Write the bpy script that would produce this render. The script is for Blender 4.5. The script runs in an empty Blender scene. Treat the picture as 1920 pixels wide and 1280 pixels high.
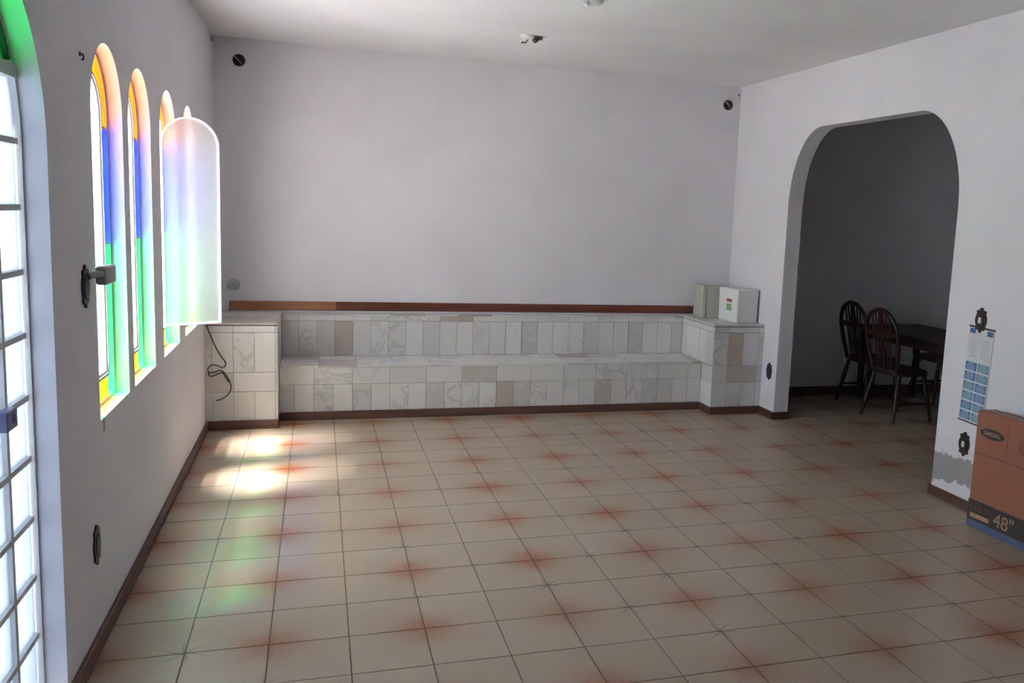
import bpy, bmesh, math, random
from math import pi, sin, cos, radians as rad
from mathutils import Vector, Matrix
from mathutils.geometry import tessellate_polygon
random.seed(7)
SC = bpy.context.scene
COL = SC.collection

# ------------------------------------------------------------------ camera
cam_d = bpy.data.cameras.new('camera')
cam_d.sensor_fit = 'HORIZONTAL'; cam_d.sensor_width = 36.0
cam_d.lens = 1623.461 / 1920 * 36.0
cam_d.shift_x = (960 - 1129.96) / 1920
cam_d.shift_y = (622.352 - 640) / 1920
cam_d.clip_start = 0.05
cam = bpy.data.objects.new('camera', cam_d); COL.objects.link(cam)
cam.location = (0.47995, -3.12125, 1.71286)
cam.rotation_euler = (rad(82.4488), rad(-2.53796), rad(-18.0255))
SC.camera = cam

# ------------------------------------------------------------------ daylight
WORLD_STRENGTH = 12.0
SUN_STRENGTH = 43.0
EXPOSURE = 2.28
w = bpy.data.worlds.new('overcast_sky'); SC.world = w; w.use_nodes = True
bg = w.node_tree.nodes['Background']
SUN_DIR = Vector((0.32, 0.16, -1.0)).normalized()
sky = w.node_tree.nodes.new('ShaderNodeTexSky'); sky.sky_type = 'HOSEK_WILKIE'; sky.turbidity = 7.0; sky.ground_albedo = 0.4
sky.sun_direction = -SUN_DIR
hs = w.node_tree.nodes.new('ShaderNodeHueSaturation'); hs.inputs['Saturation'].default_value = 0.45   # hazy, nearly white sky
w.node_tree.links.new(sky.outputs[0], hs.inputs['Color']); w.node_tree.links.new(hs.outputs[0], bg.inputs['Color']); bg.inputs['Strength'].default_value = WORLD_STRENGTH
sun_d = bpy.data.lights.new('sun_offscreen', 'SUN'); sun_d.energy = SUN_STRENGTH; sun_d.angle = rad(20)
sun_d.color = (1.0, 0.97, 0.94)
sun = bpy.data.objects.new('sun_offscreen', sun_d); COL.objects.link(sun); sun.location = (-4, 0, 8)
sun.rotation_euler = SUN_DIR.to_track_quat('-Z', 'Y').to_euler()

def portal(name, loc, sx, sy, direction):
    d = bpy.data.lights.new(name, 'AREA'); d.shape = 'RECTANGLE'; d.size = sx; d.size_y = sy
    d.cycles.is_portal = True
    o = bpy.data.objects.new(name, d); COL.objects.link(o); o.location = loc
    o.rotation_euler = Vector(direction).to_track_quat('-Z', 'Z').to_euler()

vs = SC.view_settings
vs.view_transform = 'Standard'; vs.look = 'None'; vs.gamma = 1.0; vs.exposure = EXPOSURE; vs.use_curve_mapping = False

# ------------------------------------------------------------------ node helper
class NT:
    def __init__(s, name):
        s.m = bpy.data.materials.new(name); s.m.use_nodes = True
        s.t = s.m.node_tree; s.b = s.t.nodes['Principled BSDF']; s.out = s.t.nodes['Material Output']
    def n(s, typ, **kw):
        nd = s.t.nodes.new(typ)
        for k, v in kw.items(): setattr(nd, k, v)
        return nd
    def put(s, sock, v):
        if hasattr(v, 'is_linked') or isinstance(v, bpy.types.NodeSocket): s.t.links.new(v, sock)
        elif isinstance(v, (tuple, list)) and len(v) == 3 and sock.type == 'RGBA': sock.default_value = (*v, 1)
        else: sock.default_value = v
    def math(s, op, a, b=0.0, c=None, clamp=False):
        nd = s.n('ShaderNodeMath', operation=op, use_clamp=clamp)
        s.put(nd.inputs[0], a); s.put(nd.inputs[1], b)
        if c is not None: s.put(nd.inputs[2], c)
        return nd.outputs[0]
    def mix(s, f, a, b, blend='MIX'):
        nd = s.n('ShaderNodeMix', data_type='RGBA', blend_type=blend, clamp_factor=True)
        s.put(nd.inputs[0], f); s.put(nd.inputs[6], a); s.put(nd.inputs[7], b)
        return nd.outputs[2]
    def pos(s): return s.n('ShaderNodeNewGeometry').outputs['Position']
    def xyz(s, v):
        nd = s.n('ShaderNodeSeparateXYZ'); s.put(nd.inputs[0], v); return nd.outputs
    def vec(s, x, y, z):
        nd = s.n('ShaderNodeCombineXYZ')
        for i, v in enumerate((x, y, z)): s.put(nd.inputs[i], v)
        return nd.outputs[0]
    def noise(s, v, scale, detail=3.0, rough=0.55, dist=0.0, col=False):
        nd = s.n('ShaderNodeTexNoise'); s.put(nd.inputs['Vector'], v)
        nd.inputs['Scale'].default_value = scale; nd.inputs['Detail'].default_value = detail
        nd.inputs['Roughness'].default_value = rough; nd.inputs['Distortion'].default_value = dist
        return nd.outputs['Color' if col else 'Fac']
    def ramp(s, f, stops):
        nd = s.n('ShaderNodeValToRGB'); s.put(nd.inputs[0], f); e = nd.color_ramp.elements
        while len(e) < len(stops): e.new(0.5)
        for i, (p, c) in enumerate(stops):
            e[i].position = p; e[i].color = (c, c, c, 1) if not isinstance(c, (tuple, list)) else (*c, 1)
        return nd.outputs[0]
    def smooth(s, v, lo, hi):
        nd = s.n('ShaderNodeMapRange', interpolation_type='SMOOTHSTEP')
        s.put(nd.inputs[0], v); nd.inputs[1].default_value = lo; nd.inputs[2].default_value = hi
        return nd.outputs[0]
    def bump(s, h, strength=0.3, dist=0.01):
        nd = s.n('ShaderNodeBump'); nd.inputs['Strength'].default_value = strength
        nd.inputs['Distance'].default_value = dist; s.put(nd.inputs['Height'], h)
        s.t.links.new(nd.outputs[0], s.b.inputs['Normal'])
    def rnd(s): return s.n('ShaderNodeObjectInfo').outputs['Random']
    def set(s, color=None, rough=None, metal=None, spec=None):
        if color is not None: s.put(s.b.inputs['Base Color'], color)
        if rough is not None: s.put(s.b.inputs['Roughness'], rough)
        if metal is not None: s.put(s.b.inputs['Metallic'], metal)
        if spec is not None: s.put(s.b.inputs['Specular IOR Level'], spec)
        return s.m

M = {}
def plain(name, color, rough=0.6, metal=0.0, var=0.12, scale=25.0, bump=0.0, spec=0.4):
    t = NT(name); p = t.pos(); f = t.noise(p, scale)
    c = t.mix(f, tuple(x * (1 - var) for x in color), tuple(min(1, x * (1 + var)) for x in color))
    if bump: t.bump(f, bump, 0.004)
    M[name] = t.set(c, rough, metal, spec); return M[name]

# plaster walls: painted, slightly rough and unevenly patched
def plaster(name, base, rust=False, repair=False):
    t = NT(name); p = t.pos(); x, y, z = t.xyz(p)[:3]
    big = t.noise(p, 1.3, 3, 0.6); fine = t.noise(p, 55, 3, 0.6)
    c = t.mix(t.smooth(big, 0.3, 0.75), base, tuple(v * 0.93 for v in base))
    scuff = t.smooth(t.noise(p, 7.0, 4, 0.7), 0.66, 0.8)
    c = t.mix(t.math('MULTIPLY', scuff, 0.25), c, tuple(v * 0.75 for v in base))
    if rust:      # rust run below the corner of a window sill
        dy = t.math('ABSOLUTE', t.math('SUBTRACT', t.math('ADD', y, t.math('MULTIPLY', fine, 0.01)), 0.625))
        f = t.math('MULTIPLY', t.smooth(dy, 0.016, 0.006), t.math('MULTIPLY', t.smooth(z, 0.790, 0.805), t.smooth(z, 0.86, 0.855)))
        c = t.mix(t.math('MULTIPLY', f, 0.85), c, (0.16, 0.10, 0.06))
    if repair:    # bare grey render where the paint has come away beside the arch
        n1 = t.noise(p, 16.0, 5, 0.65)
        zz = t.math('ADD', z, t.math('MULTIPLY', t.math('SUBTRACT', n1, 0.5), 0.13))
        top = t.math('ADD', zz, t.math('MULTIPLY', t.math('SUBTRACT', y, 1.28), 0.02))
        a = t.smooth(top, 0.312, 0.300); b = t.smooth(t.math('ADD', zz, t.math('MULTIPLY', t.math('SUBTRACT', y, 1.45), 0.16)), 0.100, 0.112)
        e = t.smooth(y, 0.60, 0.64); e2 = t.smooth(y, 1.62, 1.60)
        f = t.math('MULTIPLY', t.math('MULTIPLY', a, b), t.math('MULTIPLY', e, e2))
        c = t.mix(f, c, (0.36, 0.335, 0.335))
    t.bump(t.math('ADD', t.math('MULTIPLY', fine, 0.5), t.math('MULTIPLY', t.noise(p, 9, 3), 0.8)), 0.25, 0.006)
    M[name] = t.set(c, 0.85, 0, 0.2); return M[name]
WALLC = (0.80, 0.77, 0.81)
plaster('plaster_white', WALLC)
plaster('plaster_left', WALLC, rust=True)
plaster('plaster_right', WALLC, repair=True)
plaster('plaster_ceiling', (0.84, 0.82, 0.835))
plaster('plaster_dining', WALLC)

# glazed floor tiles: cream with a rust rosette at every other corner and dark sprigs between
def floor_tile_mat():
    t = NT('glazed_floor_tile'); p = t.pos()
    wob = t.noise(p, 9.0, 4, 0.65, col=True)
    v = t.n('ShaderNodeVectorMath', operation='MULTIPLY_ADD'); t.put(v.inputs[0], wob)
    v.inputs[1].default_value = (0.05, 0.05, 0); t.put(v.inputs[2], p)
    x, y = t.xyz(v.outputs[0])[:2]
    u = t.math('DIVIDE', t.math('SUBTRACT', x, 0.025), 0.3); vv = t.math('DIVIDE', t.math('SUBTRACT', y, 0.025), 0.3)
    def near_odd(a):
        k = t.math('ROUND', t.math('MULTIPLY', t.math('SUBTRACT', a, 1.0), 0.5))
        return t.math('SUBTRACT', a, t.math('MULTIPLY_ADD', k, 2.0, 1.0)), k
    du, ku = near_odd(u); dv, kv = near_odd(vv)
    r = t.math('SQRT', t.math('ADD', t.math('MULTIPLY', du, du), t.math('MULTIPLY', dv, dv)))
    wn = t.n('ShaderNodeTexWhiteNoise'); t.put(wn.inputs['Vector'], t.vec(ku, kv, 0.0))
    amt = t.math('MULTIPLY_ADD', wn.outputs[0], 0.45, 0.75)
    core = t.smooth(r, 0.60, 0.0); halo = t.smooth(r, 1.05, 0.10)
    # glaze runs a little way along the joints
    arm = t.math('MULTIPLY', t.smooth(t.math('MINIMUM', t.math('ABSOLUTE', du), t.math('ABSOLUTE', dv)), 0.10, 0.0), t.smooth(r, 0.85, 0.1))
    speck = t.smooth(t.noise(p, 60, 3, 0.7), 0.25, 0.7)
    f = t.math('ADD', t.math('MULTIPLY', core, 0.58), t.math('ADD', t.math('MULTIPLY', halo, 0.26), t.math('MULTIPLY', arm, 0.22)))
    f = t.math('MULTIPLY', t.math('MULTIPLY', f, amt), t.math('MULTIPLY_ADD', speck, 0.45, 0.65), clamp=True)
    tilev = t.rnd()
    cream = t.mix(tilev, (0.405, 0.315, 0.228), (0.445, 0.352, 0.262))
    cream = t.mix(t.smooth(t.noise(p, 3.0, 4), 0.35, 0.7), cream, (0.41, 0.315, 0.228))
    c = t.mix(f, cream, (0.31, 0.095, 0.034))
    # dark sprigs at the other corners
    px, py = t.xyz(p)[:2]
    a = t.math('DIVIDE', px, 0.3); b = t.math('DIVIDE', py, 0.3)
    s_, ks = near_odd(t.math('ADD', a, b)); d_, kd = near_odd(t.math('SUBTRACT', a, b))
    lu = t.math('MULTIPLY', t.math('ADD', s_, d_), 0.5); lv = t.math('MULTIPLY', t.math('SUBTRACT', s_, d_), 0.5)
    rr = t.math('SQRT', t.math('ADD', t.math('MULTIPLY', lu, lu), t.math('MULTIPLY', lv, lv)))
    th = t.math('ADD', t.math('ARCTAN2', lv, lu), t.math('MULTIPLY', rr, 0.9))
    line = t.math('MULTIPLY', t.math('ABSOLUTE', t.math('SINE', t.math('MULTIPLY_ADD', th, 3.0, 0.5))), rr)
    ray = t.math('MULTIPLY', t.smooth(line, 0.075, 0.012), t.smooth(rr, 0.42, 0.08))
    wn2 = t.n('ShaderNodeTexWhiteNoise'); t.put(wn2.inputs['Vector'], t.vec(ks, kd, 3.0))
    ray = t.math('MULTIPLY', ray, t.smooth(wn2.outputs[0], 0.15, 0.9))
    c = t.mix(t.math('MULTIPLY', ray, 0.75), c, (0.17, 0.13, 0.11))
    rough = t.math('MULTIPLY_ADD', t.noise(p, 6, 3), 0.05, 0.305)
    M['floor_tile'] = t.set(c, rough, 0, 0.95)
floor_tile_mat()
plain('grout', (0.20, 0.17, 0.15), 0.9, var=0.2)

def marble():
    t = NT('white_veined_marble'); p = t.pos(); rn = t.rnd()
    off = t.vec(t.math('MULTIPLY', rn, 37.0), t.math('MULTIPLY', rn, 61.0), t.math('MULTIPLY', rn, 23.0))
    v = t.n('ShaderNodeVectorMath', operation='ADD'); t.put(v.inputs[0], p); t.put(v.inputs[1], off); q = v.outputs[0]
    tone = t.ramp(rn, [(0.0, (0.72, 0.69, 0.665)), (0.30, (0.76, 0.735, 0.715)), (0.62, (0.70, 0.67, 0.645)), (0.84, (0.63, 0.605, 0.59)), (0.93, (0.56, 0.49, 0.435)), (1.0, (0.47, 0.395, 0.34))])
    nz = t.noise(q, 3.6, 6, 0.62, 0.5)
    vein = t.smooth(t.math('ABSOLUTE', t.math('SUBTRACT', nz, 0.5)), 0.035, 0.0)
    patch = t.smooth(t.noise(q, 3.0, 4, 0.6, 0.6), 0.52, 0.72)
    wn = t.n('ShaderNodeTexWhiteNoise', noise_dimensions='1D'); t.put(wn.inputs['W'], rn)
    k = t.smooth(wn.outputs[0], 0.25, 0.95)
    c = t.mix(t.math('MULTIPLY', patch, t.math('MULTIPLY', k, 0.45)), tone, (0.47, 0.455, 0.46))
    c = t.mix(t.math('MULTIPLY', vein, t.math('MULTIPLY', k, 0.40)), c, (0.30, 0.295, 0.30))
    M['marble'] = t.set(c, 0.38, 0, 0.45)
marble()
plain('marble_joint', (0.34, 0.32, 0.30), 0.9)

def wood(name, a, b, rough=0.45, axis=0, scale=30.0):
    t = NT(name); p = t.pos(); x, y, z = t.xyz(p)[:3]
    k = [0.12, 0.12, 0.12]; k = [1, 1, 1]; k[axis] = 0.06
    q = t.vec(t.math('MULTIPLY', x, k[0]), t.math('MULTIPLY', y, k[1]), t.math('MULTIPLY', z, k[2]))
    f = t.noise(q, scale, 5, 0.6, 0.4)
    M[name] = t.set(t.mix(t.smooth(f, 0.3, 0.7), a, b), rough, 0, 0.4)
wood('mahogany_rail', (0.115, 0.034, 0.022), (0.20, 0.062, 0.040), 0.45, 0)
wood('light_rail', (0.30, 0.125, 0.060), (0.42, 0.19, 0.10), 0.5, 0)
wood('skirting', (0.095, 0.045, 0.036), (0.15, 0.072, 0.055), 0.5, 0)
wood('skirting_side', (0.095, 0.045, 0.036), (0.15, 0.072, 0.055), 0.5, 1)
wood('dark_chair_wood', (0.026, 0.010, 0.009), (0.048, 0.017, 0.014), 0.35, 2)
wood('dark_table_wood', (0.026, 0.013, 0.011), (0.042, 0.020, 0.016), 0.55, 1)
plain('dark_iron', (0.045, 0.036, 0.036), 0.5, 0.3, 0.3, 40, 0.2)
plain('dark_bronze', (0.055, 0.035, 0.035), 0.45, 0.4, 0.3, 40, 0.2)
plain('black', (0.02, 0.018, 0.018), 0.6)
plain('grey_steel', (0.42, 0.40, 0.39), 0.5, 0.1)
plain('frame_paint', (0.60, 0.585, 0.575), 0.5)
plain('white_frame', (0.82, 0.82, 0.82), 0.4)
plain('white_plastic', (0.75, 0.74, 0.72), 0.45)
plain('grey_cover', (0.50, 0.51, 0.50), 0.5)
plain('cord_black', (0.05, 0.045, 0.05), 0.5)
plain('foam_white', (0.80, 0.80, 0.77), 0.8, 0, 0.05, 90, 0.3)
plain('foam_old', (0.52, 0.50, 0.43), 0.85, 0, 0.10, 40, 0.3)
plain('tape_brown', (0.33, 0.22, 0.12), 0.5)
plain('sticker_red', (0.55, 0.07, 0.05), 0.5)
plain('sticker_green', (0.16, 0.36, 0.05), 0.5)
plain('sticker_white', (0.78, 0.77, 0.74), 0.5)
plain('cardboard', (0.36, 0.135, 0.085), 0.8, 0, 0.07, 14)
plain('print_dark', (0.055, 0.045, 0.042), 0.6)
plain('print_brown', (0.20, 0.085, 0.05), 0.7)
plain('print_tan', (0.52, 0.29, 0.18), 0.7)
plain('print_blue', (0.10, 0.14, 0.26), 0.6)
plain('print_lilac', (0.30, 0.24, 0.25), 0.6)
plain('paper_white', (0.66, 0.665, 0.70), 0.7)
plain('paper_grey', (0.50, 0.50, 0.56), 0.7)
plain('calendar_blue', (0.055, 0.17, 0.36), 0.6, 0, 0.25, 60)
plain('calendar_teal', (0.10, 0.25, 0.33), 0.6, 0, 0.25, 60)
plain('calendar_pale', (0.45, 0.55, 0.68), 0.6)
plain('lock_blue', (0.16, 0.16, 0.30), 0.4)
plain('seat_pad', (0.07, 0.03, 0.025), 0.6)
plain('concrete_yard', (0.27, 0.267, 0.265), 0.9)

def glass(name, tint, trans=0.8, milk=0.12, gloss=0.08, bump=0.0, rough=0.15, blur=0.0):
    t = NT(name); t.t.nodes.remove(t.b)
    tr = t.n('ShaderNodeBsdfTransparent'); tr.inputs[0].default_value = (*tint, 1)
    tl = t.n('ShaderNodeBsdfTranslucent'); tl.inputs[0].default_value = (*tint, 1)
    df = t.n('ShaderNodeBsdfDiffuse'); df.inputs[0].default_value = (*[0.5 + 0.4 * v for v in tint], 1)
    gl = t.n('ShaderNodeBsdfGlossy'); gl.inputs['Roughness'].default_value = rough
    p = t.pos(); h = t.noise(p, 140, 2)
    if bump:
        b = t.n('ShaderNodeBump'); b.inputs['Strength'].default_value = bump; b.inputs['Distance'].default_value = 0.003
        t.put(b.inputs['Height'], h)
        for s in (tl, df, gl): t.t.links.new(b.outputs[0], s.inputs['Normal'])
    def mx(f, a, b):
        m = t.n('ShaderNodeMixShader'); t.put(m.inputs[0], f); t.t.links.new(a, m.inputs[1]); t.t.links.new(b, m.inputs[2]); return m.outputs[0]
    if blur:      # pebbled surface: what lies behind is smeared
        rf = t.n('ShaderNodeBsdfRefraction'); rf.inputs[0].default_value = (*tint, 1); rf.inputs['Roughness'].default_value = blur; rf.inputs['IOR'].default_value = 1.25
        t.t.links.new(b.outputs[0], rf.inputs['Normal'])
        ms = t.n('ShaderNodeMixShader'); ms.inputs[0].default_value = 0.55; t.t.links.new(tr.outputs[0], ms.inputs[1]); t.t.links.new(rf.outputs[0], ms.inputs[2]); tr = ms
    milky = mx(0.25, tl.outputs[0], df.outputs[0])
    f = milk / (trans + milk)
    if bump: f = t.math('MULTIPLY', t.math('MULTIPLY_ADD', h, 0.9, 0.55), f)
    s = mx(f, tr.outputs[0], milky)
    s = mx(gloss, s, gl.outputs[0])
    t.t.links.new(s, t.out.inputs['Surface']); M[name] = t.m
glass('glass_orange', (0.72, 0.36, 0.03), 0.85, 0.10, 0.04)
glass('glass_yellow', (0.85, 0.52, 0.05), 0.85, 0.10, 0.04)
glass('glass_blue', (0.09, 0.20, 0.85), 0.85, 0.10, 0.04)
glass('glass_green', (0.13, 0.70, 0.33), 0.85, 0.10, 0.04)
glass('glass_deep_green', (0.10, 0.52, 0.24), 0.85, 0.10, 0.04)
glass('glass_pebbled', (0.89, 0.91, 0.91), 0.62, 0.33, 0.05, 0.6, 0.15, 0.5)
glass('glass_frosted', (0.36, 0.40, 0.45), 0.55, 0.42, 0.04, 0.3)

# ------------------------------------------------------------------ mesh helpers
def link(name, me, mat=None, parent=None, loc=None, rot=None, scale=None):
    o = bpy.data.objects.new(name, me); COL.objects.link(o)
    if mat is not None and me is not None and not me.materials: me.materials.append(M[mat] if isinstance(mat, str) else mat)
    if parent is not None: o.parent = parent
    if loc is not None: o.location = loc
    if rot is not None: o.rotation_euler = rot
    if scale is not None: o.scale = scale
    return o
def from_bm(bm, name, smooth=False):
    bmesh.ops.recalc_face_normals(bm, faces=bm.faces)
    me = bpy.data.meshes.new(name); bm.to_mesh(me); bm.free()
    if smooth:
        me.polygons.foreach_set('use_smooth', [True] * len(me.polygons))
        try: me.set_sharp_from_angle(angle=rad(40))
        except Exception: pass
    return me
def structure(o): o['kind'] = 'structure'; return o
def tag(o, label, cat, group=None):
    o['label'] = label; o['category'] = cat
    if group: o['group'] = group
    return o
def thing(name, label, cat, loc=(0, 0, 0), rz=0.0, group=None):
    o = link(name, None, loc=loc, rot=(0, 0, rz)); o.empty_display_size = 0.1
    return tag(o, label, cat, group)
def bm_box(bm, lo, hi, bevel=0.0, mtx=None):
    r = bmesh.ops.create_cube(bm, size=1.0)
    vs_ = r['verts']; c = [(a + b) / 2 for a, b in zip(lo, hi)]; d = [b - a for a, b in zip(lo, hi)]
    for v in vs_: v.co = Vector((c[0] + v.co.x * d[0], c[1] + v.co.y * d[1], c[2] + v.co.z * d[2]))
    if mtx is not None:
        for v in vs_: v.co = mtx @ v.co
    if bevel:
        es = list({e for v in vs_ for e in v.link_edges})
        bmesh.ops.bevel(bm, geom=es, offset=bevel, segments=1, affect='EDGES', profile=0.5)
def box(name, lo, hi, mat, parent=None, bevel=0.0):
    """box in world (or parent) coordinates with its origin at its own base centre"""
    c = Vector(((lo[0] + hi[0]) / 2, (lo[1] + hi[1]) / 2, lo[2]))
    bm = bmesh.new(); bm_box(bm, [a - b for a, b in zip(lo, c)], [a - b for a, b in zip(hi, c)], bevel)
    return link(name, from_bm(bm, name), mat, parent, loc=c)
def tube_bm(bm, pts, rads, seg=10, closed=False, caps=True):
    pts = [Vector(p) for p in pts]; n = len(pts)
    if not isinstance(rads, (list, tuple)): rads = [rads] * n
    rings = []; up = None
    for i, p in enumerate(pts):
        a = pts[(i - 1) % n] if (i > 0 or closed) else p; b = pts[(i + 1) % n] if (i < n - 1 or closed) else p
        t = (b - a).normalized()
        if up is None: up = Vector((0, 0, 1)) if abs(t.z) < 0.9 else Vector((1, 0, 0))
        u = t.cross(up).normalized(); v = u.cross(t).normalized(); up = v
        rr = rads[i]; ru, rv = rr if isinstance(rr, tuple) else (rr, rr)
        rings.append([bm.verts.new(p + u * (cos(2 * pi * k / seg) * ru) + v * (sin(2 * pi * k / seg) * rv)) for k in range(seg)])
    for i in range(n if closed else n - 1):
        A, B = rings[i], rings[(i + 1) % n]
        for k in range(seg): bm.faces.new((A[k], A[(k + 1) % seg], B[(k + 1) % seg], B[k]))
    if caps and not closed: bm.faces.new(rings[0]); bm.faces.new(rings[-1])
def tube(name, pts, rads, mat, parent=None, seg=10, closed=False):
    bm = bmesh.new(); tube_bm(bm, pts, rads, seg, closed); return link(name, from_bm(bm, name, True), mat, parent)
def lathe(name, prof, mat, parent=None, seg=24, loc=None, rot=None):
    """prof: list of (radius, z), turned about z"""
    bm = bmesh.new(); rings = []
    for r, z in prof:
        rings.append([bm.verts.new((r * cos(2 * pi * k / seg), r * sin(2 * pi * k / seg), z)) for k in range(seg)] if r > 1e-6 else [bm.verts.new((0, 0, z))])
    for A, B in zip(rings, rings[1:]):
        for k in range(seg):
            a = [A[k % len(A)], A[(k + 1) % len(A)]] if len(A) > 1 else [A[0]]
            b = [B[(k + 1) % len(B)], B[k % len(B)]] if len(B) > 1 else [B[0]]
            f = a + b
            if len(set(f)) > 2: bm.faces.new(f)
    return link(name, from_bm(bm, name, True), mat, parent, loc, rot)
def prism_bm(bm, loops, put, d0, d1):
    """extrude a 2-D outline with holes; put(u, v, d) gives the 3-D point"""
    tri = tessellate_polygon([[Vector((u, v, 0)) for u, v in L] for L in loops])
    flat = [q for L in loops for q in L]
    A = [bm.verts.new(put(u, v, d0)) for u, v in flat]; B = [bm.verts.new(put(u, v, d1)) for u, v in flat]
    for a, b, c in tri:
        bm.faces.new((A[a], A[b], A[c])); bm.faces.new((B[c], B[b], B[a]))
    s = 0
    for L in loops:
        n = len(L)
        for i in range(n):
            j = (i + 1) % n; bm.faces.new((A[s + i], A[s + j], B[s + j], B[s + i]))
        s += n
def prism(name, loops, put, d0, d1, mat, parent=None, smooth=False):
    bm = bmesh.new(); prism_bm(bm, loops, put, d0, d1); return link(name, from_bm(bm, name, smooth), mat, parent)
on_x = lambda u, v, d: Vector((d, u, v))      # outline in (y, z), extruded along x
on_y = lambda u, v, d: Vector((u, d, v))      # outline in (x, z), extruded along y
on_z = lambda u, v, d: Vector((u, v, d))
def arch(y0, y1, z0, top, n=28, rise=None, rx=None):
    """closed outline: flat bottom, straight sides, rounded head (rise high, corners rx wide)"""
    rx = (y1 - y0) / 2 if rx is None else rx; rise = rx if rise is None else rise
    pts = [(y0, z0), (y1, z0)]
    pts += [(y1 - rx + rx * cos(a), top - rise + rise * sin(a)) for a in [pi / 2 * i / n for i in range(n + 1)]]
    pts += [(y0 + rx + rx * cos(a), top - rise + rise * sin(a)) for a in [pi / 2 + pi / 2 * i / n for i in range(n + 1)]]
    out = []
    for q in pts:
        if not out or (Vector(q) - Vector(out[-1])).length > 1e-5: out.append(q)
    return out
def rect(a, b, c, d): return [(a, c), (b, c), (b, d), (a, d)]
def clip(poly, keep):
    """clip a polygon by half-planes (nx, ny, d): keep nx*x + ny*y >= d"""
    for nx, ny, d in keep:
        out = []
        for i, p in enumerate(poly):
            q = poly[(i + 1) % len(poly)]; a = nx * p[0] + ny * p[1] - d; b = nx * q[0] + ny * q[1] - d
            if a >= 0: out.append(p)
            if (a >= 0) != (b >= 0):
                k = a / (a - b); out.append((p[0] + (q[0] - p[0]) * k, p[1] + (q[1] - p[1]) * k))
        poly = out
        if len(poly) < 3: return []
    return poly

# ------------------------------------------------------------------ room shell
XL, XR, YB, YN, H = -0.315, 4.325, 4.58, -5.2, 3.0
XLO = XL - 0.112; XRO = XR + 0.14
XD, YD, YDN = 7.4, 4.50, 0.2          # dining room beyond the arch
WIN = [(0.57, 1.115), (1.235, 1.775), (2.04, 2.60), (2.84, 3.40)]
WZ0, WTOP = 0.85, 2.30
DOOR = (-1.0, 0.0, 0.02, 2.36)
lholes = [arch(a, b, WZ0, WTOP) for a, b in WIN] + [arch(*DOOR)]
structure(prism('wall_left', [rect(YN, YB + 0.15, -0.15, H + 0.1)] + lholes, on_x, XLO, XL, 'plaster_left'))
structure(prism('wall_back', [rect(XLO, XRO, -0.15, H + 0.1)], on_y, YB, YB + 0.15, 'plaster_white'))
ARCH = arch(1.445, 3.55, -0.15, 2.515, 24, 0.64, 0.45)
# the arch reaches the floor: build the wall outline as one loop
aw = [(YN, -0.15)] + [(ARCH[0][0], -0.15)] + list(reversed(ARCH[2:])) + [(ARCH[1][0], -0.15)] + [(YB + 0.15, -0.15), (YB + 0.15, H + 0.1), (YN, H + 0.1)]
structure(prism('wall_right', [aw], on_x, XR, XRO, 'plaster_right'))
structure(prism('wall_front', [rect(XLO, XRO, -0.15, H + 0.1)], on_y, YN - 0.15, YN, 'plaster_white'))
structure(box('ground_front', (XLO, -60, -0.30), (XRO + 30, YN - 0.15, -0.12), 'concrete_yard'))
structure(box('ceiling', (XLO, YN - 0.15, H), (XRO, YB + 0.15, H + 0.12), 'plaster_ceiling'))
structure(box('wall_dining_back', (XRO, YD, -0.15), (XD + 0.15, YD + 0.15, H + 0.1), 'plaster_dining'))
structure(box('wall_dining_side', (XD, YDN - 0.15, -0.15), (XD + 0.15, YD, H + 0.1), 'plaster_dining'))
structure(box('wall_dining_front', (XRO, YDN - 0.15, -0.15), (XD, YDN, H + 0.1), 'plaster_dining'))
structure(box('ceiling_dining', (XRO, YDN - 0.15, H), (XD + 0.15, YD + 0.15, H + 0.12), 'plaster_dining'))
structure(box('ground_outside', (-60, -60, -0.30), (XLO, 60, -0.12), 'concrete_yard'))
structure(box('daylight_blocker_slab', (XLO - 2.0, YN - 1.0, 2.86), (XLO, 0.15, 2.96), 'frame_paint'))  # added slab out of view, cuts the daylight reaching the door
# unseen slats added outside the window wall to keep most high sun off the glass
sun_blocker = structure(link('sun_blocker_slats', None, loc=(XLO, 2.5, 2.95)))
xx = XLO - 0.002
while xx > XLO - 0.7:
    o = box('slat', (xx - 0.16, 0.16, 2.93), (xx, YB + 0.4, 2.96), 'frame_paint', sun_blocker); o.location -= sun_blocker.location; xx -= 0.207
for a, b in WIN: portal('window_daylight', (XLO - 0.01, (a + b) / 2, 1.575), b - a + 0.02, 1.47, (1, 0, 0))
portal('door_daylight_offscreen', (XLO - 0.01, -0.5, 1.2), 1.02, 2.36, (1, 0, 0))


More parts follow.
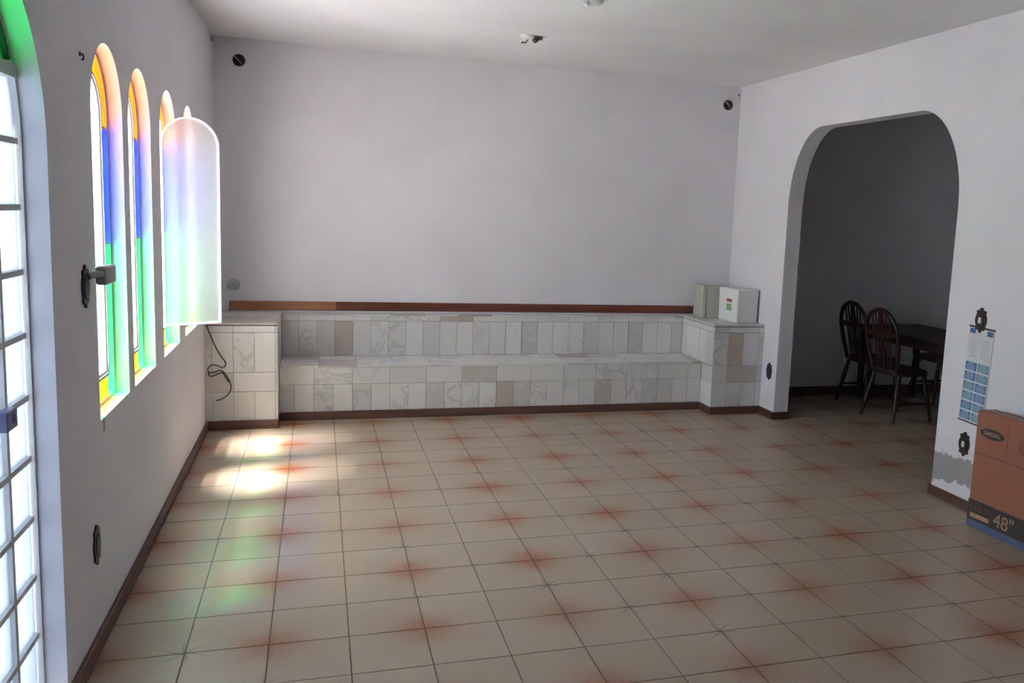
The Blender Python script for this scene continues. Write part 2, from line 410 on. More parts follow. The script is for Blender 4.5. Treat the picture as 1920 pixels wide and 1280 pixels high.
# floor: bed of grout and individual tiles 0.30 m square
floor = structure(box('floor', (XLO, YN - 0.15, -0.15), (XD + 0.15, YB + 0.15, -0.0035), 'grout'))
FLOC = floor.location
tb = bmesh.new(); g = 0.0026
bm_box(tb, (-0.15 + g, -0.15 + g, -0.012), (0.15 - g, 0.15 - g, 0.0))
TILE = from_bm(tb, 'floor_tile'); TILE.materials.append(M['floor_tile'])
stuff = bmesh.new(); tiles = 0
def tile_at(i, j):
    global tiles
    x0, x1, y0, y1 = i * 0.3, i * 0.3 + 0.3, j * 0.3, j * 0.3 + 0.3
    cx0, cx1, cy0, cy1 = max(x0, XLO), min(x1, XD), max(y0, YN - 0.1), min(y1, YB + 0.05)
    if cx1 - cx0 < 0.02 or cy1 - cy0 < 0.02: return
    inroom = x1 > XL and x0 < XR and j >= -2 and y0 < 4.05 and not (y0 > 3.82 and (x1 < 0.18 or x0 > 3.84))
    indine = x0 >= 4.2 and 1.3 <= y0 < 4.2 and x1 < 6.2 and (y0 > 1.3 + (x0 - 4.2) * 1.2)
    # only what the camera's field takes in
    vis = (x0 - 0.48) < (y1 + 3.12) * 1.08 + 0.05
    if (inroom and vis) or indine:
        o = link('floor_tile', TILE, None, floor, (x0 + 0.15 - FLOC.x, y0 + 0.15 - FLOC.y, -FLOC.z))
        tiles += 1
    else:
        bm_box(stuff, (cx0 + g, cy0 + g, -0.012), (cx1 - g, cy1 - g, 0.0))
for i in range(-2, 25):
    for j in range(-18, 16): tile_at(i, j)
so = link('floor_tiling', from_bm(stuff, 'floor_tiling'), 'floor_tile', floor, -FLOC); so['kind'] = 'stuff'

# ------------------------------------------------------------------ arched windows
GX = -0.387
def ring(name, outer, inner, x0, x1, mat, parent):
    return prism(name, [outer, inner], on_x, x0, x1, mat, parent)
def window(k, y0, y1, swing=None, WTOP=WTOP):
    root = structure(link('window_%d' % k, None, loc=(GX, (y0 + y1) / 2, WZ0))); root.empty_display_size = 0.1
    P = root.location
    put = lambda u, v, d: Vector((d - P.x, u - P.y, v - P.z))
    B = 0.112; i0, i1 = y0 + B, y1 - B; iz0, itop = WZ0 + B, WTOP - B
    outer = arch(y0, y1, WZ0, WTOP); inner = arch(i0, i1, iz0, itop)
    def pr(name, loops, d0, d1, mat, par=root):
        bm = bmesh.new(); prism_bm(bm, loops, put, d0, d1); return link(name, from_bm(bm, name), mat, par)
    fo = arch(y0 + 0.014, y1 - 0.014, WZ0 + 0.014, WTOP - 0.014)
    pr('frame', [outer, fo], GX - 0.016, GX + 0.016, 'frame_paint')
    fi = arch(i0 - 0.012, i1 + 0.012, iz0 - 0.012, itop + 0.012)
    pr('inner_frame', [fi, inner], GX - 0.016, GX + 0.016, 'frame_paint')
    # coloured border lights, split by glazing bars
    for s, e in ((y0 + 0.012, i0 - 0.010), (i1 + 0.010, y1 - 0.012)):
        for za, zb, mt in ((WZ0 + 0.012, 1.506, 'glass_green'), (1.514, WTOP - 0.314, 'glass_blue')):
            pr('pane', [rect(s, e, za, zb)], GX - 0.002, GX + 0.002, mt)
        for zb in (1.51, WTOP - 0.31): pr('glazing_bar', [rect(s - 0.002, e + 0.002, zb - 0.006, zb + 0.006)], GX - 0.010, GX + 0.010, 'frame_paint')
    pr('pane', [rect(i0 - 0.004, i1 + 0.004, WZ0 + 0.012, iz0 - 0.010)], GX - 0.002, GX + 0.002, 'glass_yellow')
    for yy in (i0 - 0.007, i1 + 0.007): pr('glazing_bar', [rect(yy - 0.005, yy + 0.005, WZ0 + 0.01, iz0)], GX - 0.010, GX + 0.010, 'frame_paint')
    big = [q for q in arch(y0 + 0.012, y1 - 0.012, WZ0, WTOP - 0.012) if q[1] > 1.0]
    sml = [q for q in arch(i0 - 0.010, i1 + 0.010, iz0, itop + 0.010) if q[1] > 1.2]
    half = (y0 + y1) / 2
    crown = [(big[0][0], (WTOP - 0.304))] + big + [(big[-1][0], (WTOP - 0.304)), (sml[-1][0], (WTOP - 0.304))] + list(reversed(sml)) + [(sml[0][0], (WTOP - 0.304))]
    for keep in ((1, 0, half + 0.004), (-1, 0, -half + 0.004)):
        L = [q for q in crown if keep[0] * q[0] >= keep[2]]
        # two curved quarter panes that meet at the crown
        n_big = [q for q in big if keep[0] * q[0] >= keep[2]]; n_sml = [q for q in sml if keep[0] * q[0] >= keep[2]]
        if keep[0] > 0: loop = [(n_sml[0][0], (WTOP - 0.304)), (n_big[0][0], (WTOP - 0.304))] + n_big + list(reversed(n_sml))
        else: loop = n_big + [(n_big[-1][0], (WTOP - 0.304)), (n_sml[-1][0], (WTOP - 0.304))] + list(reversed(n_sml))
        pr('pane', [loop], GX - 0.002, GX + 0.002, 'glass_orange')
    pr('glazing_bar', [rect(half - 0.006, half + 0.006, itop + 0.004, WTOP - 0.006)], GX - 0.010, GX + 0.010, 'frame_paint')
    # centre casement, hinged on the stile towards the back wall
    W = i1 - i0; hl = Vector((GX, i1, iz0)) - P
    rz = swing if swing is not None else 0.0
    cas = prism('casement', [arch(-W + 0.002, -0.002, 0.002, itop - iz0 - 0.002), arch(-W + 0.012, -0.012, 0.012, itop - iz0 - 0.012)], on_x, -0.009, 0.009, 'white_frame', root)
    cas.location = hl; cas.rotation_euler = (0, 0, rz)
    prism('casement_glass', [arch(-W + 0.010, -0.010, 0.010, itop - iz0 - 0.010)], on_x, -0.002, 0.002, 'glass_pebbled', cas)
    if swing is not None and swing > 0:
        for zz in (0.15, 0.95): tube('hinge', [(-0.012, 0.002, zz), (-0.012, 0.002, zz + 0.06)], 0.006, 'white_frame', cas, 8)
    return root
window(1, *WIN[0]); window(2, *WIN[1]); window(3, *WIN[2], swing=rad(116)); window(4, *WIN[3], swing=rad(-80))

# ------------------------------------------------------------------ glazed door
def door():
    root = structure(link('door_1', None, loc=(-0.40, -0.5, 0.0))); P = root.location
    put = lambda u, v, d: Vector((d - P.x, u - P.y, v - P.z))
    def pr(name, loops, d0, d1, mat, par=root):
        bm = bmesh.new(); prism_bm(bm, loops, put, d0, d1); return link(name, from_bm(bm, name), mat, par)
    y0, y1, z0, top = DOOR
    pr('frame', [arch(y0, y1, 0.0, top), arch(y0 + 0.010, y1 - 0.010, 0.03, top - 0.010)], -0.42, -0.38, 'frame_paint')
    fan_o = [q for q in arch(y0 + 0.008, y1 - 0.008, 0.0, top - 0.008) if q[1] > 2.075]; fan_i = [q for q in arch(y0 + 0.018, y1 - 0.018, 0.0, top - 0.018) if q[1] > 2.075]
    pr('fanlight_frame', [fan_o + list(reversed(fan_i))], -0.418, -0.382, 'dark_table_wood')
    pr('transom', [rect(y0 + 0.03, y1 - 0.03, 2.045, 2.085)], -0.425, -0.375, 'frame_paint')
    cols = [y0 + 0.010, -0.77, -0.5, -0.23, y1 - 0.010]
    rows = [0.08 + 0.198 * k for k in range(11)]
    cy, cz, R = -0.5, top - 0.5, 0.492
    seg = [(-cos(a), -sin(a), -cos(a) * cy - sin(a) * cz - R) for a in [pi * i / 24 for i in range(25)]]
    for yy in cols[1:-1]: pr('mullion', [rect(yy - 0.011, yy + 0.011, 0.03, 2.05)], -0.415, -0.385, 'frame_paint')
    for zz in rows[:-1]: pr('glazing_bar', [rect(y0 + 0.02, y1 - 0.02, zz - 0.009, zz + 0.009)], -0.414, -0.386, 'frame_paint')
    for c in range(4):
        for r in range(10):
            za = rows[r]; zb = rows[r + 1] if r < 9 else 2.05
            q = clip(rect(cols[c] + 0.004, cols[c + 1] - 0.004, za + 0.004, zb - 0.004), seg)
            if len(q) > 2: pr('pane', [q], -0.403, -0.399, 'glass_frosted')
        q = clip(rect(cols[c] - 0.01, cols[c + 1] + 0.01, 2.08, top), seg)
        if len(q) > 2: pr('pane', [q], -0.403, -0.399, 'glass_deep_green')
    lk = box('lock_case', (-0.385, -0.325, 1.03), (-0.355, -0.240, 1.09), 'lock_blue', root, 0.004)
    lk.location -= P
    kn = lathe('knob', [(0, 0), (0.014, 0), (0.014, 0.006), (0.010, 0.009), (0, 0.010)], 'lock_blue', root, 14, (0.042, 0.225, 1.062), (0, pi / 2, 0))
door()
structure(box('trim_1', (XLO, -1.0, -0.01), (XL + 0.012, 0.0, 0.028), 'grey_steel', None, 0.004))

# ------------------------------------------------------------------ skirtings and rail
def skirting(name, boards):
    root = structure(link(name, None, loc=(boards[0][0][0], boards[0][0][1], 0)))
    for lo, hi, mt in boards:
        b = box('board', lo, hi, mt, root, 0.003); b.location -= root.location
BH = 0.066
skirting('baseboard_left', [((XL, 0.0, 0), (XL + 0.016, 3.80, BH), 'skirting_side')])
skirting('baseboard_back', [((XL, 3.796, 0), (0.196, 3.812, BH), 'skirting'), ((0.18, 3.812, 0), (0.196, 4.03, BH), 'skirting_side'),
    ((0.196, 4.026, 0), (3.82, 4.042, BH), 'skirting'), ((3.82, 3.812, 0), (3.836, 4.03, BH), 'skirting_side'), ((3.82, 3.796, 0), (4.325, 3.812, BH), 'skirting')])
skirting('baseboard_right', [((XR - 0.016, 3.534, 0), (XR, 3.796, BH), 'skirting_side'), ((XR - 0.016, 3.534, 0), (XRO + 0.016, 3.55, BH), 'skirting'),
    ((XR - 0.016, -2.5, 0), (XR, 1.461, BH), 'skirting_side'), ((XR, 1.445, 0), (XRO + 0.016, 1.461, BH), 'skirting')])
skirting('baseboard_dining', [((XRO, YD - 0.016, 0), (XD, YD, 0.09), 'skirting')])
rail = structure(link('trim_2', None, loc=(-0.2, YB, 0.822)))
for nm, a, b, mt in (('rail_board', -0.215, 0.625, 'light_rail'), ('rail_board', 0.627, 4.02, 'mahogany_rail')):
    o = box(nm, (a, YB - 0.022, 0.824), (b, YB + 0.002, 0.898), mt, rail, 0.004); o.location -= rail.location

# ------------------------------------------------------------------ marble bench between two pedestals
ub = bmesh.new(); bm_box(ub, (-0.5, -0.5, -0.5), (0.5, 0.5, 0.5)); UNIT = from_bm(ub, 'marble_tile'); UNIT.materials.append(M['marble'])
def mtile(parent, lo, hi, name='marble_tile'):
    c = [(a + b) / 2 for a, b in zip(lo, hi)]
    return link(name, UNIT, None, parent, Vector(c) - parent.location, None, [b - a for a, b in zip(lo, hi)])
JG = 0.0016
def course_x(parent, x0, x1, y, z0, z1, pitch, first=None):
    """tiles on a face looking towards -y"""
    x = x0; w_ = first or pitch
    while x < x1 - 0.004:
        e = min(x + w_, x1); mtile(parent, (x + JG, y - 0.010 + random.uniform(-0.0012, 0.0008), z0 + JG), (e - JG, y + 0.004, z1 - JG)); x = e; w_ = pitch
def course_y(parent, y0, y1, x, sgn, z0, z1, pitch):
    y = y0
    while y < y1 - 0.004:
        e = min(y + pitch, y1); a, b = x - 0.004 * sgn, x + (0.010 + random.uniform(-0.0008, 0.0012)) * sgn
        mtile(parent, (min(a, b), y + JG, z0 + JG), (max(a, b), e - JG, z1 - JG)); y = e
def top_tiles(parent, x0, x1, y0, y1, z, px, py):
    x = x0
    while x < x1 - 0.004:
        xe = min(x + px, x1); y = y0
        while y < y1 - 0.004:
            ye = min(y + py, y1); mtile(parent, (x + JG, y + JG, z - 0.016), (xe - JG, ye - JG, z + random.uniform(-0.0008, 0.0008))); y = ye
        x = xe
bench = thing('marble_bench', 'long built-in bench faced with veined white marble tiles below a dark wooden rail', 'bench', (2.0, 4.30, 0))
def core(parent, lo, hi):
    o = box('core', lo, hi, 'marble_joint', parent); o.location -= parent.location
X0, X1, YF, YK, YP = 0.18, 3.836, 4.050, 4.53, 3.82
core(bench, (X0 + 0.010, YF, 0), (X1 - 0.010, YB, 0.425)); core(bench, (X0 + 0.010, YK, 0.42), (X1 - 0.010, YB, 0.785))
PT = 0.1475
course_x(bench, X0 + 0.012, X1 - 0.012, YF, BH, 0.288, PT, 0.11)
course_x(bench, X0 + 0.012, X1 - 0.012, YF, 0.288, 0.424, 2 * PT, 0.258)
top_tiles(bench, X0 + 0.012, X1 - 0.012, YF - 0.016, YK - 0.008, 0.440, 2 * PT, 0.30)
course_x(bench, X0 + 0.012, X1 - 0.012, YK, 0.440, 0.740, PT, 0.13)
course_x(bench, X0 + 0.012, X1 - 0.012, YK, 0.740, 0.786, 2 * PT, 0.13)
top_tiles(bench, X0 + 0.012, X1 - 0.012, YK - 0.012, YB, 0.802, 2 * PT, 0.2)
def pedestal(label, x0, x1, side):
    p = thing('marble_pedestal', label, 'pedestal', ((x0 + x1) / 2, 4.2, 0))
    core(p, (x0, YP, 0), (x1, YB, 0.79))
    xa, xb = (x0, x1 + 0.010) if side > 0 else (x0 - 0.010, x1)
    fw = 0.045 if side > 0 else PT
    for z0, z1, pt in ((BH, 0.288, PT), (0.288, 0.436, 2 * PT), (0.436, 0.740, PT), (0.740, 0.790, 2 * PT)):
        course_x(p, xa, xb, YP, z0, z1, pt, fw + (PT if pt > PT and side > 0 else 0))
    sx = x1 if side > 0 else x0
    course_y(p, YP, YF - 0.012, sx, side, BH, 0.288, PT); course_y(p, YP, YF - 0.012, sx, side, 0.288, 0.436, 2 * PT)
    course_y(p, YP, YK - 0.012, sx, side, 0.442, 0.740, PT); course_y(p, YP, YK - 0.012, sx, side, 0.740, 0.790, 2 * PT)
    top_tiles(p, xa - (0.004 if side < 0 else 0), xb + (0.004 if side > 0 else 0), YP - 0.016, YB, 0.812, 0.5, 0.40)
    return p
ped_l = pedestal('white marble tiled pedestal beside the arched windows with a tangled cord on its face', XL, X0, 1)
ped_r = pedestal('marble tiled pedestal by the archway carrying two foam boxes', X1, XR, -1)

# cord hanging down the front of the pedestal
def P_(x, z, y=3.803): return (x, y, z)
cd = [P_(-0.300, 0.79), P_(-0.285, 0.74), P_(-0.255, 0.66), P_(-0.215, 0.575), P_(-0.185, 0.53), P_(-0.175, 0.50), P_(-0.195, 0.475), P_(-0.23, 0.49),
      P_(-0.27, 0.495), P_(-0.296, 0.47), P_(-0.290, 0.44), P_(-0.25, 0.445, 3.798), P_(-0.21, 0.455, 3.797), P_(-0.175, 0.42), P_(-0.145, 0.36), P_(-0.142, 0.31), P_(-0.165, 0.265), P_(-0.21, 0.235), P_(-0.245, 0.225)]
def smooth_path(pts, n=5):
    pts = [Vector(p) for p in pts]; out = []
    for i in range(len(pts) - 1):
        a = pts[max(i - 1, 0)]; b = pts[i]; c = pts[i + 1]; d = pts[min(i + 2, len(pts) - 1)]
        for k in range(n):
            t = k / n; out.append(0.5 * ((2 * b) + (c - a) * t + (2 * a - 5 * b + 4 * c - d) * t * t + (3 * b - a - 3 * c + d) * t ** 3))
    return out + [pts[-1]]
crd = thing('electric_cord', 'thin dark electric cord looped against the marble pedestal by the windows', 'cord', (-0.25, 3.80, 0.5))
o = tube('cable', smooth_path(cd), 0.0042, 'cord_black', crd, 8); o.location -= crd.location
o = tube('cable', smooth_path([P_(-0.296, 0.44), P_(-0.280, 0.41, 3.798), P_(-0.235, 0.425, 3.798), P_(-0.20, 0.44, 3.796), P_(-0.178, 0.405, 3.799), P_(-0.155, 0.365, 3.799)]), 0.0042, 'cord_black', crd, 8); o.location -= crd.location

# ------------------------------------------------------------------ foam boxes on the pedestal
def foam_box(label, loc, rz, w_, d_, h_, mat, lid, sticker):
    t = thing('foam_box', label, 'foam box', loc, rz)
    bm = bmesh.new(); bm_box(bm, (0, 0, 0), (w_, d_, h_), 0.008)
    for v in bm.verts:           # moulded boxes taper towards the foot
        k = 0.97 + 0.03 * v.co.z / h_; v.co.x = w_ / 2 + (v.co.x - w_ / 2) * k; v.co.y = d_ / 2 + (v.co.y - d_ / 2) * k
    link('body', from_bm(bm, 'body'), mat, t)
    if lid: box('lid', lid[0], lid[1], mat, t, 0.008)
    if sticker:
        s0, s1 = 0.095, 0.185
        def st(nm, y0, y1, z0, z1, mt, dx): box(nm, (dx, y0, z0), (0.006, y1, z1), mt, t)
        st('sticker', s0, s1, 0.10, 0.215, 'sticker_white', -0.0012)
        st('sticker_band', s0 + 0.005, s1 - 0.005, 0.185, 0.212, 'sticker_red', -0.0022)
        st('sticker_panel', s0 + 0.006, s1 - 0.008, 0.108, 0.165, 'sticker_green', -0.0022)
        for k in range(3): st('sticker_text', s0 + 0.014, s1 - 0.02, 0.120 + 0.014 * k, 0.124 + 0.014 * k, 'sticker_white', -0.0030)
    return t
foam_box('white foam box with a red and green sticker standing on the marble pedestal', (4.082, 3.900, 0.812), rad(6), 0.225, 0.325, 0.305, 'foam_white', None, True)
foam_box('yellowed foam box lying on its side behind the white foam box', (3.955, 4.29, 0.812), rad(-5), 0.20, 0.225, 0.300, 'foam_old', ((-0.048, -0.005, 0.0), (-0.002, 0.230, 0.306)), False)

# ------------------------------------------------------------------ wall fittings
PLATE = [(0, .078), (.010, .074), (.013, .064), (.020, .060), (.034, .060), (.040, .050), (.034, .040), (.040, .028), (.046, .012), (.046, -.012), (.040, -.028), (.034, -.040), (.040, -.050), (.034, -.060), (.020, -.060), (.013, -.064), (.010, -.074), (0, -.078)]
PLATE = PLATE + [(-a, b) for a, b in reversed(PLATE[1:-1])]
def wall_plate(label, side, y, z, insert='white_plastic', arm=False):
    x = XR if side > 0 else XL; s = -side
    t = thing('wall_plate', label, 'wall plate', (x, y, z), 0, 'ornate metal wall plates')
    prism('plate', [PLATE], on_x, -0.001 * s, 0.007 * s, 'dark_bronze', t)
    prism('raised_field', [[(a * 0.66, b * 0.62) for a, b in PLATE]], on_x, 0.006 * s, 0.010 * s, 'dark_iron', t)
    if insert:
        i = prism('rocker', [rect(-0.011, 0.011, -0.018, 0.018)], on_x, 0.009 * s, 0.015 * s, insert, t)
    if arm:
        tube('arm', [(0.010 * s, 0.02, 0.035), (0.035 * s, 0.045, 0.042), (0.045 * s, 0.075, 0.040)], 0.012, 'grey_steel', t, 10)
        box('bracket', (0.022 * s, 0.062, 0.0), (0.062 * s, 0.205, 0.068), 'grey_steel', t, 0.006)
    return t
wall_plate('ornate dark metal switch plate on the wall above the hanging calendar', 1, 1.145, 1.192)
wall_plate('ornate dark metal socket plate on the wall below the hanging calendar', 1, 1.180, 0.408)
wall_plate('ornate dark plate low on the narrow wall strip beside the marble pedestal', 1, 3.672, 0.414, None)
wall_plate('dark plate with grey bracket arm beside the stained glass window next to the door', -1, 0.392, 1.385, None, True)
wall_plate('ornate dark socket plate low on the wall under the windows', -1, 0.432, 0.405, None)

def ceiling_rose(label, x, y, full=True):
    t = thing('ceiling_lamp_holder', label, 'lamp holder', (x, y, H), rad(200) if not full else rad(-15), 'bare lamp holders on the ceiling')
    lathe('canopy', [(0.058, 0.002), (0.058, -0.010), (0.050, -0.022), (0.030, -0.028), (0, -0.028)], 'white_plastic', t)
    lathe('socket', [(0, -0.02), (0.020, -0.02), (0.022, -0.05), (0.019, -0.078), (0.014, -0.080), (0, -0.070)], 'dark_bronze' if full else 'white_plastic', t, 16, (0.022, 0, 0.028), (0, rad(-30), 0))
    if full:
        box('mounting_strap', (0.015, -0.022, -0.024), (0.105, 0.022, -0.004), 'dark_iron', t, 0.002)
        tube('wire', smooth_path([(0.0, 0, -0.026), (-0.02, 0.01, -0.05), (-0.035, 0.012, -0.044), (-0.045, 0.0, -0.056)]), 0.004, 'black', t, 8)
    return t
ceiling_rose('bare lamp holder with dark strap and stub wires on the ceiling near the back wall', 1.934, 3.292)
ceiling_rose('plain white lamp holder on the ceiling further from the back wall', 2.051, 2.06, False)

def junction(label, x, z):
    t = thing('junction_box', label, 'junction box', (x, YB, z), 0, 'round open junction boxes high on the back wall')
    R_ = lambda r, n=22: [(r * cos(2 * pi * k / n), r * sin(2 * pi * k / n)) for k in range(n)]
    prism('rim', [R_(0.048), R_(0.040)], on_y, -0.006, 0.004, 'dark_iron', t)
    prism('hollow', [R_(0.041)], on_y, -0.002, 0.003, 'black', t)
    tube('wire', [(-0.034, -0.003, 0.030), (-0.012, -0.012, 0.010), (0.002, -0.014, -0.006)], 0.005, 'grey_steel', t, 8)
    tube('wire', [(0.020, -0.003, -0.032), (0.010, -0.012, -0.014), (0.002, -0.014, -0.004)], 0.005, 'tape_brown', t, 8)
junction('round open junction box high on the back wall by the windows', -0.122, 2.825)
junction('round open junction box high on the back wall by the archway', 4.193, 2.825)
cv = thing('blank_cover', 'round grey blank cover on the back wall just above the wooden rail', 'cover', (-0.181, YB, 1.031))
lathe('disc', [(0, 0.008), (0.040, 0.008), (0.050, 0.004), (0.052, -0.002)], 'grey_cover', cv, 26, (0, 0, 0), (pi / 2, 0, 0))
lathe('screw', [(0, 0.010), (0.005, 0.010), (0.006, 0.007)], 'grey_steel', cv, 10, (0, 0, 0), (pi / 2, 0, 0))
def hook(label, x, y, z, d):
    t = thing('wall_hook', label, 'hook', (x, y, z), 0, 'small iron hooks in the top wall corners')
    tube('shank', smooth_path([(-0.004 * d[0], -0.004 * d[1], 0.008), (0.008 * d[0], 0.008 * d[1], 0.008), (0.013 * d[0], 0.013 * d[1], 0.001), (0.012 * d[0], 0.012 * d[1], -0.010), (0.006 * d[0], 0.006 * d[1], -0.012)]), 0.003, 'dark_iron', t, 8)
    lathe('washer', [(0.008, -0.003), (0.008, 0.004), (0.003, 0.006)], 'dark_iron', t, 12, (0, 0, 0.008), (0, pi / 2 * d[0], 0) if d[0] else (pi / 2, 0, 0))
hook('small iron hook in the ceiling corner above the arched windows', XL, 4.45, 2.945, (1, 0))
hook('small iron hook in the ceiling corner above the archway', 4.30, YB, 2.92, (0, -1))
hook('small iron hook beside the top of the window next to the door', XL, 0.43, 2.19, (1, 0))

# ------------------------------------------------------------------ calendar
def text_mesh(name, s, size, mat, parent, put, xscale=1.0, bold=0.0, depth=0.0012):
    """lettering as mesh; put(u, v, d) maps the text plane to the parent's space"""
    c = bpy.data.curves.new(name, 'FONT'); c.body = s; c.size = size; c.align_x = 'CENTER'; c.align_y = 'CENTER'; c.extrude = depth / 2; c.offset = bold
    tmp = bpy.data.objects.new(name + '_tmp', c); COL.objects.link(tmp)
    dg = bpy.context.evaluated_depsgraph_get(); me = bpy.data.meshes.new_from_object(tmp.evaluated_get(dg))
    bpy.data.objects.remove(tmp); bpy.data.curves.remove(c)
    for v in me.vertices: v.co = put(v.co.x * xscale, v.co.y, v.co.z)
    me.name = name; me.materials.clear()
    return link(name, me, mat, parent)
cal = thing('calendar', 'tall paper wall calendar with blue month grids hanging beside the archway', 'calendar', (XR, 1.150, 0.55))
cal.rotation_euler = (rad(2.2), 0, 0)
# u grows to the viewer's right (-y), v up
cput = lambda u, v, d: Vector((-d, -u, v))
def cq(name, u0, u1, v0, v1, d0, d1, mat, par=cal):
    bm = bmesh.new(); prism_bm(bm, [rect(u0, u1, v0, v1)], cput, d0, d1); return link(name, from_bm(bm, name), mat, par)
CW, CH = 0.105, 0.60
cq('sheet', -CW, CW, 0, CH, 0.001, 0.004, 'paper_white')
cq('top_binding', -CW - 0.002, CW + 0.002, CH - 0.008, CH + 0.002, 0.0005, 0.006, 'dark_iron')
cq('bottom_binding', -CW - 0.002, CW + 0.002, -0.002, 0.006, 0.0005, 0.006, 'dark_iron')
cq('corner_mark', -CW + 0.008, -CW + 0.055, CH - 0.045, CH - 0.014, 0.0035, 0.005, 'calendar_blue')
cq('corner_mark', CW - 0.055, CW - 0.008, CH - 0.045, CH - 0.014, 0.0035, 0.005, 'calendar_blue')
for k in range(7):
    vv_ = CH - 0.085 - 0.017 * k
    cq('text_line', -CW + 0.02, -0.012 - 0.012 * (k % 3), vv_, vv_ + 0.005, 0.0035, 0.0046, 'paper_grey'); cq('text_line', 0.012, CW - 0.02 - 0.010 * ((k + 1) % 3), vv_, vv_ + 0.005, 0.0035, 0.0046, 'paper_grey')
for r in range(6):
    v0 = 0.016 + r * 0.062
    for c in range(2):
        u0 = -CW + 0.008 + c * (CW - 0.003)
        m = cq('month_panel', u0, u0 + CW - 0.013, v0, v0 + 0.050, 0.0035, 0.0050, ('calendar_blue', 'calendar_teal')[(r * 2 + c * 3 + r // 2) % 2])
        cq('month_title', u0 + 0.020, u0 + CW - 0.033, v0 + 0.041, v0 + 0.046, 0.0048, 0.0056, 'calendar_pale', m)
        for k in range(4): cq('date_row', u0 + 0.008, u0 + CW - 0.021 - 0.010 * (k == 0), v0 + 0.006 + 0.0085 * k, v0 + 0.0095 + 0.0085 * k, 0.0048, 0.0054, 'calendar_pale', m)

# ------------------------------------------------------------------ television carton
ctn = thing('television_carton', 'flat tan cardboard television box with a black band marked 48 standing against the right wall', 'cardboard box', (4.139, 0.893, 0.0), rad(2.4))
BL, BD, BHT = 1.22, 0.135, 0.695
# local: u to the viewer's right (-y of the box), d towards the viewer
bput = lambda u, v, d: Vector((-d, -u, v))
bm = bmesh.new(); bm_box(bm, (0, -BL, 0.0), (BD, 0, BHT), 0.006); link('body', from_bm(bm, 'body'), 'cardboard', ctn)
def cb(name, loops, d0, d1, mat, par=ctn):
    b_ = bmesh.new(); prism_bm(b_, loops, bput, d0, d1); return link(name, from_bm(b_, name), mat, par)
cb('top_flap', [rect(0.004, BL - 0.004, BHT - 0.003, BHT + 0.001)], -BD + 0.003, -0.003, 'cardboard')
cb('top_tape', [rect(0.0, BL, BHT + 0.0005, BHT + 0.002)], -0.095, -0.045, 'print_lilac')
band = cb('black_band', [rect(0.0, BL, 0.046, 0.168)], -0.004, 0.0012, 'print_dark')
cb('blue_band', [rect(0.0, BL, 0.004, 0.044)], -0.004, 0.0012, 'print_blue')
cb('printed_rule', [rect(0.02, BL - 0.02, 0.446, 0.452)], -0.004, 0.0010, 'print_brown')
ell = [(0.125 + 0.088 * cos(2 * pi * k / 40), 0.578 + 0.030 * sin(2 * pi * k / 40)) for k in range(40)]
logo = cb('logo_oval', [ell], -0.004, 0.0014, 'print_dark')
text_mesh('logo_lettering', 'SAMSUNG', 0.034, 'print_tan', logo, lambda u, v, d: bput(0.125 + u, 0.578 + v, 0.0020 + d), 0.80)
text_mesh('size_number', '48"', 0.112, 'print_tan', band, lambda u, v, d: bput(0.272 + u, 0.099 + v, 0.0020 + d), 0.98)
cb('label_bar', [rect(0.022, 0.165, 0.064, 0.090)], 0.0008, 0.0020, 'print_tan', band)
text_mesh('series_lettering', 'LED TV', 0.048, 'print_brown', band, lambda u, v, d: bput(0.105 + u, 0.122 + v, 0.0020 + d), 1.0, 0.001)
for rr_ in (0.052, 0.033):
    R1 = [(0.372 + rr_ * cos(2 * pi * k / 32), 0.565 + rr_ * sin(2 * pi * k / 32)) for k in range(32)]
    R2 = [(0.372 + (rr_ - 0.007) * cos(2 * pi * k / 32), 0.565 + (rr_ - 0.007) * sin(2 * pi * k / 32)) for k in range(32)]
    cb('printed_ring', [R1, R2], -0.004, 0.0012, 'print_brown')
cb('printed_rule', [rect(0.238, 0.241, 0.47, 0.66)], -0.004, 0.0008, 'print_brown')

# ------------------------------------------------------------------ dining table and chairs beyond the arch
tbl = thing('dining_table', 'dark wooden dining table standing in the dim room beyond the archway', 'table', (6.05, 3.66, 0))
def tb_(name, lo, hi, bev=0.004): box(name, lo, hi, 'dark_table_wood', tbl, bev)
tb_('tabletop', (-0.41, -0.72, 0.725), (0.41, 0.72, 0.755), 0.012)
for n_, lo, hi in (('apron', (-0.34, -0.65, 0.64), (-0.315, 0.65, 0.726)), ('apron', (0.315, -0.65, 0.64), (0.34, 0.65, 0.726)), ('apron', (-0.34, -0.65, 0.64), (0.34, -0.625, 0.726)), ('apron', (-0.34, 0.625, 0.64), (0.34, 0.65, 0.726))): tb_(n_, lo, hi)
for sx in (-1, 1):
    for sy in (-1, 1):
        lathe('leg', [(0, 0), (0.020, 0), (0.024, 0.03), (0.020, 0.05), (0.030, 0.20), (0.034, 0.34), (0.024, 0.44), (0.036, 0.47), (0.036, 0.50), (0.026, 0.52), (0.034, 0.56), (0.036, 0.73), (0, 0.73)], 'dark_table_wood', tbl, 16, (sx * 0.325, sy * 0.635, 0))

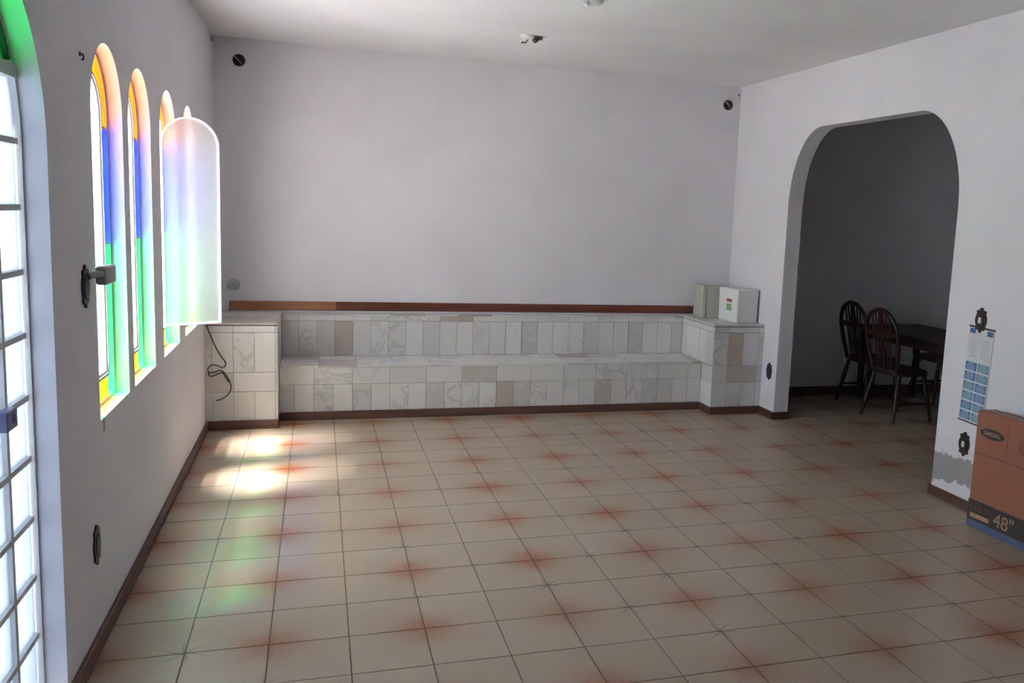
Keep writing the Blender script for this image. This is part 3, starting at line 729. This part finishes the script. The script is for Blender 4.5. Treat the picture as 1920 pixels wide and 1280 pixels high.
def chair(label, x, y, rz):
    """bow-back wooden chair facing +x in its own space, back at x = -0.20"""
    t = thing('dining_chair', label, 'chair', (x, y, 0), rz, 'dark bow-back chairs round the dining table')
    W_ = 'dark_chair_wood'
    seat = [(0.20 * (1 if cos(a) > 0 else 1.0) * math.copysign(abs(cos(a)) ** 0.6, cos(a)), (0.215 + 0.012 * cos(a)) * math.copysign(abs(sin(a)) ** 0.6, sin(a))) for a in [2 * pi * k / 40 for k in range(40)]]
    bm = bmesh.new(); prism_bm(bm, [seat], on_z, 0.425, 0.455); s = link('seat', from_bm(bm, 'seat'), W_, t)
    bm = bmesh.new(); prism_bm(bm, [[(a * 0.92, b * 0.92) for a, b in seat]], on_z, 0.454, 0.470); link('seat_pad', from_bm(bm, 'seat_pad'), 'seat_pad', t)
    def leg(a, b): 
        a, b = Vector(a), Vector(b)
        prof = [(0, .016), (.10, .020), (.16, .015), (.20, .023), (.45, .024), (.62, .017), (.66, .024), (.72, .016), (1, .013)]
        tube('leg', [a.lerp(b, k) for k, r in prof], [r for k, r in prof], W_, t, 10)
    for sx, sy in ((-1, -1), (-1, 1), (1, -1), (1, 1)): leg((sx * 0.145, sy * 0.155, 0.43), (sx * (0.215 if sx > 0 else 0.225), sy * 0.21, 0.0))
    for sy in (-1, 1): tube('stretcher', [(-0.188, sy * 0.186, 0.17), (0, sy * 0.186, 0.17), (0.182, sy * 0.186, 0.17)], [0.010, 0.015, 0.010], W_, t, 8)
    tube('stretcher', [(0, -0.186, 0.17), (0, 0, 0.17), (0, 0.186, 0.17)], [0.010, 0.015, 0.010], W_, t, 8)
    lean = lambda z: -0.175 - (z - 0.45) * 0.20
    hoop = [(lean(0.45), -0.150, 0.44), (lean(0.55), -0.172, 0.55), (lean(0.68), -0.194, 0.68)]
    hoop += [(lean(0.79 + 0.215 * sin(a)), -0.200 * cos(a), 0.79 + 0.215 * sin(a)) for a in [pi * k / 16 for k in range(17)]]
    hoop += [(lean(0.68), 0.194, 0.68), (lean(0.55), 0.172, 0.55), (lean(0.45), 0.150, 0.44)]
    tube('back_bow', smooth_path(hoop, 2), (0.020), W_, t, 10)
    zt = lambda yy: 0.79 + 0.205 * math.sqrt(max(0, 1 - (yy / 0.200) ** 2))
    for yy in (-0.108, -0.065, 0.065, 0.108):
        tube('spindle', [(lean(z), yy * (0.80 + 0.2 * (z - 0.45) / 0.5), z) for z in (0.45, 0.62, 0.75, zt(yy))], [0.007, 0.010, 0.009, 0.007], W_, t, 8)
    spl = [(0.020, 0.45), (0.024, 0.55), (0.034, 0.62), (0.022, 0.70), (0.036, 0.78), (0.040, 0.84), (0.026, 0.92), (0.022, 0.99)]
    bm = bmesh.new(); prism_bm(bm, [spl + [(-a, b) for a, b in reversed(spl)]], lambda u, v, d: Vector((lean(v) + d, u, v)), -0.006, 0.006); link('splat', from_bm(bm, 'splat'), W_, t)
    tube('back_rail', [(lean(0.79) + 0.004, -0.195, 0.79), (lean(0.79) - 0.012, 0, 0.79), (lean(0.79) + 0.004, 0.195, 0.79)], [(0.010, 0.026)] * 3, W_, t, 8)
    return t
chair('dark bow-back chair pulled out from the table nearest the archway', 5.535, 3.445, rad(6))
chair('dark bow-back chair in the corner between the table end and the dining room wall', 5.665, 4.055, rad(3))
chair('dark bow-back chair on the far side of the dining table', 6.52, 4.08, rad(178))
print('floor tiles', tiles)
